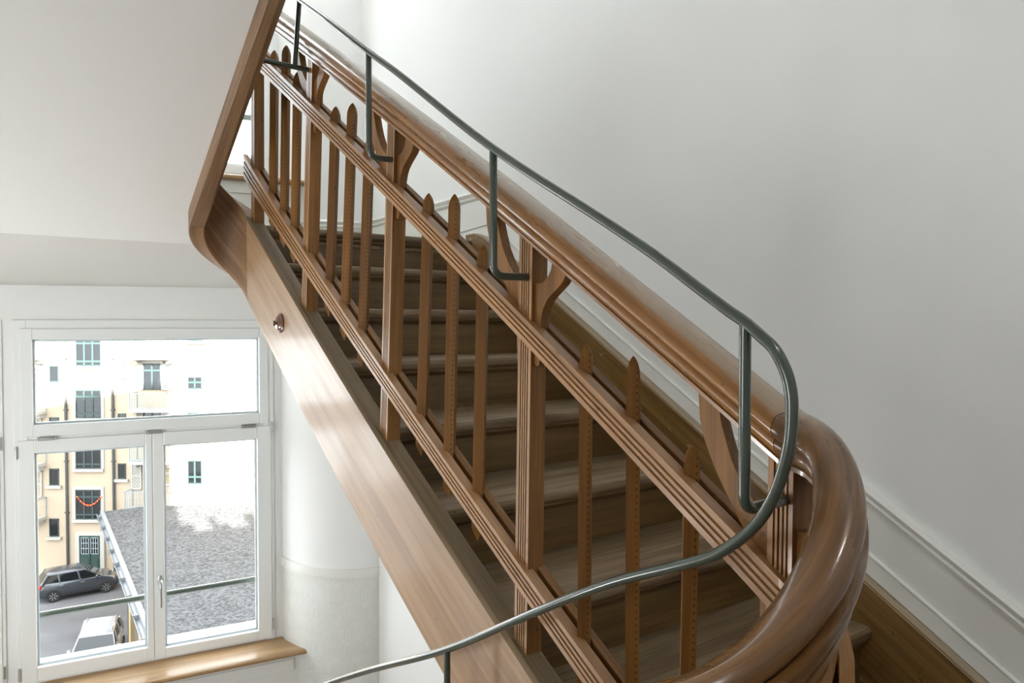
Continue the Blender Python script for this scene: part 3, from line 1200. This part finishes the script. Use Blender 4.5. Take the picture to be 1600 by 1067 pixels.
def shutter(px0, py0, px1, py1, mat, lattice=False, d=0.06):
    r0, z1 = fr(px0, py0)
    r1, z0 = fr(px1, py1)
    mb = MB()
    for a, b_, c, e in ((r0, r0 + 0.06, z0, z1), (r1 - 0.06, r1, z0, z1), (r0, r1, z0, z0 + 0.08), (r0, r1, z1 - 0.08, z1), (r0, r1, (z0 + z1) / 2 - 0.03, (z0 + z1) / 2 + 0.03)):
        fbox(mb, a, b_, c, e, d, d + 0.05)
    o = mb.build('shutter', WHITEF, apt)
    sl = MB()
    if lattice:
        w = r1 - r0
        n = int((z1 - z0) / w * 3)
        for i in range(n):
            z = z0 + (z1 - z0) * i / n
            st_ = (z1 - z0) / n
            for j in range(3):
                x0, x1 = r0 + w * j / 3, r0 + w * (j + 1) / 3
                for (xa, za_), (xb, zb_) in (((x0, z), (x1, z + st_)), ((x1, z), (x0, z + st_))):
                    sl.add([FE(xa, za_, d + 0.02), FE(xa, za_ + 0.05, d + 0.02), FE(xb, zb_ + 0.05, d + 0.02), FE(xb, zb_, d + 0.02),
                            FE(xa, za_, d + 0.04), FE(xa, za_ + 0.05, d + 0.04), FE(xb, zb_ + 0.05, d + 0.04), FE(xb, zb_, d + 0.04)],
                           [(0, 1, 2, 3), (7, 6, 5, 4), (0, 4, 5, 1), (2, 6, 7, 3), (1, 5, 6, 2), (3, 7, 4, 0)])
        sl.build('shutter_lattice', WHITEF, o)
        p = MB()
        fbox(p, r0 + 0.05, r1 - 0.05, z0 + 0.05, z1 - 0.05, d - 0.03, d - 0.01)
        p.build('shutter_backing', BLIND, o)
    else:
        n = int((z1 - z0) / 0.11)
        for i in range(n):
            z = z0 + (z1 - z0) * i / n
            sl.box((r0 + 0.05, z + 0.01, d), (r1 - 0.05, z + 0.09, d + 0.02), lambda r, zz, dd: FE(r, zz + (dd - d) * 1.2, dd))
        sl.build('shutter_slats', mat, o)['kind'] = 'stuff'
    return o


for y in (568, 642):
    shutter(254, y, 268, y + 41, WHITEF)
shutter(294, 572, 315, 589, WHITEF)
shutter(206, 722, 222, 764, WHITEF, True)
shutter(257, 720, 268, 758, BLIND)
shutter(54, 570, 67, 612, WHITEF)
shutter(55, 735, 67, 776, BLIND)
shutter(54, 652, 66, 692, BLIND)


def balcony(px0, px1, py_top, py_floor, depth, bars=True):
    r0, z1 = fr(px0, py_top)
    r1, z0 = fr(px1, py_floor)
    mb = MB()
    fbox(mb, r0, r1, z0 - 0.18, z0, 0.0, depth)
    fbox(mb, r0 + 0.1, r0 + 0.25, z0 - 0.42, z0 - 0.18, 0.0, depth * 0.6)
    fbox(mb, r1 - 0.25, r1 - 0.1, z0 - 0.42, z0 - 0.18, 0.0, depth * 0.6)
    o = mb.build('balcony', STONE, apt)
    rl = MB()
    fbox(rl, r0, r1, z1 - 0.05, z1, depth - 0.06, depth)
    fbox(rl, r0, r1, z0 + 0.06, z0 + 0.10, depth - 0.05, depth - 0.01)
    for x in (r0, r1 - 0.05):
        fbox(rl, x, x + 0.05, z0, z1, 0.0, 0.05)
        fbox(rl, x, x + 0.05, z1 - 0.05, z1, 0.0, depth)
        fbox(rl, x, x + 0.05, z0, z1, depth - 0.06, depth)
    n = int((r1 - r0) / 0.13)
    for i in range(1, n):
        x = r0 + (r1 - r0) * i / n
        fbox(rl, x - 0.016, x + 0.016, z0, z1, depth - 0.045, depth - 0.015)
    rl.build('balcony_railing', IRON, o)
    return o


for pt, pf in ((530, 556), (612, 637), (690, 717), (763, 790)):
    balcony(213 if pt < 700 else 206, 273, pt, pf, 0.9)
for pt, pf in ((534, 556), (612, 641), (692, 722), (776, 806)):
    balcony(46, 73, pt, pf, 0.9)
for px in (102.5, 176):
    r, z = fr(px, 525)
    mb = MB()
    mb.tube([FE(r, 1.4, 0.09), FE(r, GZ + 0.1, 0.09)], 0.075, 8)
    for py in (560, 640, 720, 800):
        _, zz = fr(px, py)
        fbox(mb, r - 0.11, r + 0.11, zz - 0.03, zz + 0.03, 0.0, 0.18)
    mb.build('downpipe', PIPE, apt)
# entrance
r0, z1 = fr(125.5, 836)
r1, _ = fr(158, 836)
z0 = GZ
mb = MB()
fbox(mb, r0, r1, z0, z1, 0.02, 0.10)
ed = mb.build('entrance_door', DOORG, apt)
mid = (r0 + r1) / 2
for a, b_ in ((r0 + 0.12, mid - 0.07), (mid + 0.07, r1 - 0.12)):
    p = MB()
    fbox(p, a, b_, z1 - 1.05, z1 - 0.12, 0.10, 0.11)
    p.build('pane', DARKG, ed)
    p = MB()
    for i in range(4):
        x = a + (b_ - a) * i / 3
        fbox(p, x - 0.018, x + 0.018, z1 - 1.05, z1 - 0.12, 0.11, 0.13)
    for i in range(4):
        z = z1 - 1.05 + 0.93 * i / 3
        fbox(p, a, b_, z - 0.018, z + 0.018, 0.11, 0.13)
    p.build('door_grille', IRON, ed)
    p = MB()
    fbox(p, a, b_, z0 + 0.25, z1 - 1.3, 0.10, 0.125)
    p.build('door_panel', DOORG, ed)
p = MB()
fbox(p, mid - 0.03, mid + 0.03, z0, z1, 0.10, 0.14)
p.build('door_cover_strip', DOORG, ed)
p = MB()
fbox(p, r0 - 0.24, r0, z0, z1 + 0.22, 0.0, 0.14)
fbox(p, r1, r1 + 0.24, z0, z1 + 0.22, 0.0, 0.14)
fbox(p, r0, r1, z1, z1 + 0.22, 0.0, 0.14)
p.build('door_surround', STONE, ed)

# fairy lights hung in the lowest wide window
fl = thing('fairy_lights', 'string of small orange and red fairy lights in a wide green window', 'fairy lights', tuple(FE(*fr(139, 780), 0.08)))
pts = []
for i in range(15):
    u = i / 14
    px, py = 122 + 37 * u, 776 + 13 * (1 - (2 * u - 1) ** 2)
    pts.append(FE(*fr(px, py), 0.09))
mb = MB()
mb.tube(pts, 0.012, 6)
mb.build('cable', PIPE, fl)
BULB = [plain('orange_bulb', (230, 110, 50), 0.4), plain('red_bulb', (210, 60, 40), 0.4)]
for i, p in enumerate(pts):
    mb = MB()
    mb.lathe([(0.0, -0.06), (0.045, -0.03), (0.055, 0.0), (0.04, 0.035), (0.0, 0.055)], lambda x, y, h, p=p: p + RV * x + FH * y + ZV * h, 8)
    mb.build('bulb', BULB[i % 2], fl, smooth=60)

# courtyard surface
struct(MB().box((-60, -2, GZ - 0.4), (40, FAC + 6, GZ), lambda r, f, z: ext(r, f, z)).build('floor_courtyard', ASPH))
mb = MB()
mb.box((-34, FAC - 1.1, GZ), (14, FAC - 0.02, GZ + 0.12), lambda r, f, z: ext(r, f, z))
struct(mb.build('trim_kerb', STONE))

# long low shed with a gravel roof
GRAV, nt, b = new_mat('roof_gravel')
tc = nt.nodes.new('ShaderNodeTexCoord')
vo = nt.nodes.new('ShaderNodeTexVoronoi')
vo.inputs['Scale'].default_value = 11.0
nt.links.new(tc.outputs['Object'], vo.inputs['Vector'])
rp = nt.nodes.new('ShaderNodeValToRGB')
rp.color_ramp.elements[0].color = (0.033, 0.034, 0.036, 1)
rp.color_ramp.elements[1].color = (0.088, 0.091, 0.096, 1)
b.inputs['Specular IOR Level'].default_value = 0.1
rp.color_ramp.elements[0].position = 0.1
rp.color_ramp.elements[1].position = 0.9
sp_ = nt.nodes.new('ShaderNodeSeparateColor')
nt.links.new(vo.outputs['Color'], sp_.inputs[0])
nt.links.new(sp_.outputs[0], rp.inputs['Fac'])
nt.links.new(rp.outputs['Color'], b.inputs['Base Color'])
b.inputs['Roughness'].default_value = 0.8
bp = nt.nodes.new('ShaderNodeBump')
bp.inputs['Distance'].default_value = 0.02
bp.inputs['Strength'].default_value = 0.3
nt.links.new(vo.outputs['Distance'], bp.inputs['Height'])
nt.links.new(bp.outputs['Normal'], b.inputs['Normal'])
ZINC = plain('zinc_gutter', (120, 124, 128), 0.45, 0.4)
SHEDW = plain('shed_ochre_render', (140, 120, 84), 0.8)
SHEDD = plain('shed_dark_door', (74, 70, 62), 0.6)
RZ = -9.7
E0, E1 = Vector((-21.0, 38.7)), Vector((-5.3, 14.0))       # eave line in (right, ahead)
EX = (E1 - E0).normalized()
EN = Vector((-EX.y, EX.x))                                  # away from the yard
if EN.x < 0:
    EN = -EN
shed = thing('shed', 'long low shed with grey gravel roof beside the parked cars', 'shed', tuple(ext(-12, 26, GZ)))
SHL = (E1 - E0).length


def SH(a, n, z):
    """a along the eave from its far end, n in from the eave, z up"""
    q = E0 + EX * a + EN * n
    return ext(q.x, q.y, z)


mb = MB()
mb.prism([(-0.3, 0.0), (SHL, 0.0), (SHL, 22), (10.0, 22), (-0.3, 2.2)], lambda p, q, h: SH(p, q, h), RZ - 0.15, RZ)
mb.build('gravel_roof', GRAV, shed)
mb = MB()
mb.box((-0.3, -0.05, RZ - 0.12), (SHL, 0.12, RZ + 0.06), SH)
mb.build('roof_edge', ZINC, shed)
mb = MB()
pts = []
rings, gs = [], []
for a in (-0.4, SHL):
    rings.append([SH(a, -0.12 + 0.11 * cos(pi + pi * i / 10), RZ - 0.10 + 0.12 * sin(pi + pi * i / 10)) for i in range(11)] +
                 [SH(a, -0.12 + 0.09 * cos(2 * pi - pi * i / 10), RZ - 0.10 + 0.10 * sin(2 * pi - pi * i / 10)) for i in range(11)])
mb.loft(rings)
gut = mb.build('gutter', ZINC, shed, smooth=40)
for i in range(12):
    a = 0.6 + i * 2.2
    mb = MB()
    mb.box((a - 0.02, -0.25, RZ - 0.24), (a + 0.02, 0.05, RZ - 0.02), SH)
    mb.build('gutter_bracket', ZINC, gut)
mb = MB()
mb.tube([SH(9.9, -0.12, RZ - 0.2), SH(9.9, 0.25, RZ - 0.9), SH(9.9, 0.25, GZ + 0.1)], 0.06, 8)
mb.build('downpipe', PIPE, shed)
mb = MB()
mb.prism([(10.2, 0.45), (SHL, 0.45), (SHL, 21.5), (10.4, 21.5)], SH, GZ, RZ - 0.15)
mb.build('wall', SHEDW, shed)
for i in range(6):
    a = 10.5 + i * 3.2
    mb = MB()
    mb.box((a - 0.3, 0.2, GZ), (a + 0.3, 0.46, RZ - 0.16), SH)
    mb.build('pilaster', SHEDW, shed)
    mb = MB()
    mb.box((a + 0.45, 0.36, GZ), (a + 2.75, 0.46, GZ + 2.9), SH)
    d = mb.build('garage_door', SHEDD, shed)
    for j in range(4):
        mb = MB()
        mb.box((a + 0.5 + j * 0.56, 0.33, GZ + 0.1), (a + 1.0 + j * 0.56, 0.36, GZ + 2.8), SH)
        mb.build('door_board', SHEDD, d)


# ------------------------------------------------------------------ parked cars
def car(label, paint_rgb, r, f, heading, body_kind):
    """small hatchback; local x forward, y left, z up; heading = direction of travel in (right, ahead)"""
    h = Vector(heading).normalized()

    def T(x, y, z):
        return ext(r + h.x * x - h.y * y, f + h.y * x + h.x * y, GZ + z)
    root = thing('car', label, 'car', tuple(T(0, 0, 0)))
    PAINT = plain('car_paint', paint_rgb, 0.28, 0.0 if sum(paint_rgb) > 500 else 0.3, coat=0.8)
    CGL = plain('car_glass', (18, 22, 26), 0.06)
    TYRE = plain('tyre_rubber', (24, 24, 25), 0.8)
    ALU = plain('alloy_wheel', (150, 152, 155), 0.35, 0.6)
    TRIMB = plain('black_trim', (28, 28, 30), 0.5)
    # lower body: stations (x, half width, sill z, shoulder z)
    stn = [(-1.95, 0.62, 0.42, 0.80), (-1.90, 0.74, 0.32, 0.92), (-1.72, 0.82, 0.25, 0.98), (-1.3, 0.86, 0.22, 0.98), (-0.6, 0.87, 0.22, 0.95), (0.3, 0.87, 0.22, 0.93),
           (0.85, 0.86, 0.22, 0.93), (1.2, 0.84, 0.22, 0.90), (1.55, 0.78, 0.24, 0.83), (1.80, 0.68, 0.28, 0.74), (1.95, 0.50, 0.36, 0.62)]
    rings = []
    for x, w, zb_, zs in stn:
        rings.append([T(x, yy, zz) for yy, zz in ((-w * 0.9, zb_), (-w, zb_ + 0.12), (-w * 1.0, zb_ + (zs - zb_) * 0.55), (-w * 0.975, zs - 0.07), (-w * 0.90, zs),
                                                   (0, zs + 0.035), (w * 0.90, zs), (w * 0.975, zs - 0.07), (w * 1.0, zb_ + (zs - zb_) * 0.55), (w, zb_ + 0.12), (w * 0.9, zb_))])
    mb = MB()
    mb.loft(rings)
    body = mb.build('body', PAINT, root, smooth=40)
    # cabin: belt, mid and roof rings
    def ring(z, xf, xr, wf, wr):
        return [T(xf, -wf, z), T(xf - 0.02, 0, z), T(xf, wf, z), T((xf + xr) / 2, max(wf, wr) + 0.01, z), T(xr, wr, z), T(xr - 0.03, 0, z), T(xr, -wr, z), T((xf + xr) / 2, -max(wf, wr) - 0.01, z)]
    rx = -0.42 if body_kind == 'estate' else 0.06    # where the roof ends
    rg = [(0.90, 1.12, -1.80, 0.77, 0.74), (1.12, 0.76, -1.70 + rx * 0.1, 0.71, 0.69), (1.37, 0.30, -1.50 + rx * 0.55, 0.63, 0.61)]
    mb = MB()
    mb.loft([ring(*q) for q in rg[:3]], caps=False)
    mb.build('greenhouse', CGL, root, smooth=25)
    mb = MB()
    mb.loft([ring(1.365, 0.31, -1.53 + rx * 0.55, 0.64, 0.62), ring(1.44, 0.17, -1.42 + rx * 0.6, 0.60, 0.58), ring(1.50, -0.08, -1.18 + rx * 0.8, 0.49, 0.47), ring(1.525, -0.40, -0.85 + rx * 0.8, 0.28, 0.28)])
    mb.build('roof', PAINT, root, smooth=60)

    def lerp(a, b_, t):
        return tuple(a[i] + (b_[i] - a[i]) * t for i in range(len(a)))
    for sgn in (-1, 1):
        side = lambda x, k: {0: (0.90, 0.785), 1: (1.36, 0.635)}[k]
        for x0, x1, wd_ in ((1.06, 0.26, 0.05), (0.02, -0.10, 0.06), (-0.92, -0.98, 0.07), (-1.74, -1.46 + rx * 0.5, 0.13)):
            mb = MB()
            mb.tube([T(x0, sgn * 0.785, 0.91), T((x0 + x1) / 2, sgn * 0.725, 1.14), T(x1, sgn * 0.64, 1.37)], wd_ * 0.62, 6)
            mb.build('pillar', PAINT, root, smooth=60)
        mb = MB()
        mb.lathe([(0.0, -0.1), (0.07, -0.08), (0.09, 0.0), (0.07, 0.06), (0.0, 0.08)], lambda a, c, hh: T(0.78 + hh * 0.7, sgn * (0.93 + a * 0.9), 1.0 + c), 10)
        mb.build('wing_mirror', PAINT, root, smooth=60)
        for xw in (1.22, -1.24):
            fn = lambda a, c, hh, xw=xw: T(xw + a, sgn * (0.70 + hh), 0.31 + c)
            mb = MB()
            mb.lathe([(0.20, 0.0), (0.30, 0.0), (0.315, 0.03), (0.315, 0.15), (0.30, 0.185), (0.22, 0.19), (0.20, 0.17)], fn, 24)
            wh = mb.build('wheel', TYRE, root, smooth=40)
            mb = MB()
            mb.lathe([(0.0, 0.15), (0.06, 0.165), (0.19, 0.155), (0.215, 0.175), (0.215, 0.12), (0.0, 0.12)], fn, 24)
            mb.build('hub', ALU, wh, smooth=30)
            mb = MB()
            for q in range(7):
                an = 2 * pi * q / 7
                mb.add([fn(cos(an + e) * rr, sin(an + e) * rr, hz) for hz in (0.158, 0.178) for rr, e in ((0.05, -0.25), (0.20, -0.12), (0.20, 0.12), (0.05, 0.25))],
                       [(0, 1, 2, 3), (7, 6, 5, 4), (0, 4, 5, 1), (1, 5, 6, 2), (2, 6, 7, 3), (3, 7, 4, 0)])
            mb.build('spokes', ALU, wh)
            mb = MB()                                  # wheel arch lip
            ar = [(0.345 * cos(pi * i / 12), 0.345 * sin(pi * i / 12)) for i in range(13)]
            mb.tube([T(xw + a, sgn * 0.872 * (0.985 if xw > 0 else 1.0), 0.30 + c) for a, c in ar], 0.02, 6)
            mb.build('wheel_arch', TRIMB, root, smooth=50)
        mb = MB()
        mb.lathe([(0.0, -0.02), (0.11, 0.0), (0.12, 0.05), (0.0, 0.10)], lambda a, c, hh: T(1.70 + hh * 0.9 + a * 0.8, sgn * (0.60 - a * 0.55), 0.68 + c * 0.7), 12)
        mb.build('headlight', plain('lamp_glass', (200, 205, 205), 0.1), root, smooth=60)
        mb = MB()
        mb.lathe([(0.0, -0.03), (0.09, 0.0), (0.09, 0.04), (0.0, 0.07)], lambda a, c, hh: T(-1.80 - hh * 0.5 + a * 0.8, sgn * (0.775 + hh * 0.9 + a * 0.1), 0.86 + c * 1.3), 12)
        mb.build('tail_light', plain('red_lamp_glass', (190, 30, 24), 0.15), root, smooth=60)
        for xh in (0.12, -0.85):
            mb = MB()
            mb.box((xh - 0.10, 0.865, 0.80), (xh + 0.08, 0.895, 0.83), lambda a, c, hh: T(a, sgn * c, hh))
            mb.build('door_handle', PAINT if sum(paint_rgb) > 500 else ALU, root)
        mb = MB()
        mb.box((-0.9, 0.868, 0.30), (0.85, 0.885, 0.37), lambda a, c, hh: T(a, sgn * c, hh))
        mb.build('side_strip', TRIMB, root)
        if body_kind == 'estate':
            mb = MB()
            mb.tube([T(0.08, sgn * 0.57, 1.45), T(-0.06, sgn * 0.57, 1.53), T(-1.50, sgn * 0.56, 1.53), T(-1.64, sgn * 0.56, 1.44)], 0.022, 8)
            mb.build('roof_rail', PAINT, root, smooth=50)
    mb = MB()
    mb.box((1.86, -0.5, 0.36), (1.97, 0.5, 0.46), T)
    mb.build('grille', TRIMB, root, bevel=0.02)
    mb = MB()
    mb.box((-2.0, -0.62, 0.36), (-1.90, 0.62, 0.44), T)
    mb.build('rear_bumper_strip', TRIMB, root, bevel=0.02)
    return root


car('grey hatchback parked side on before the cream building', (52, 57, 64), -23.35, 40.6, (0.80, 0.60), 'hatch')
car('white estate car with roof rails parked beside the shed', (168, 170, 172), -17.6, 31.95, (0.36, -0.93), 'estate')
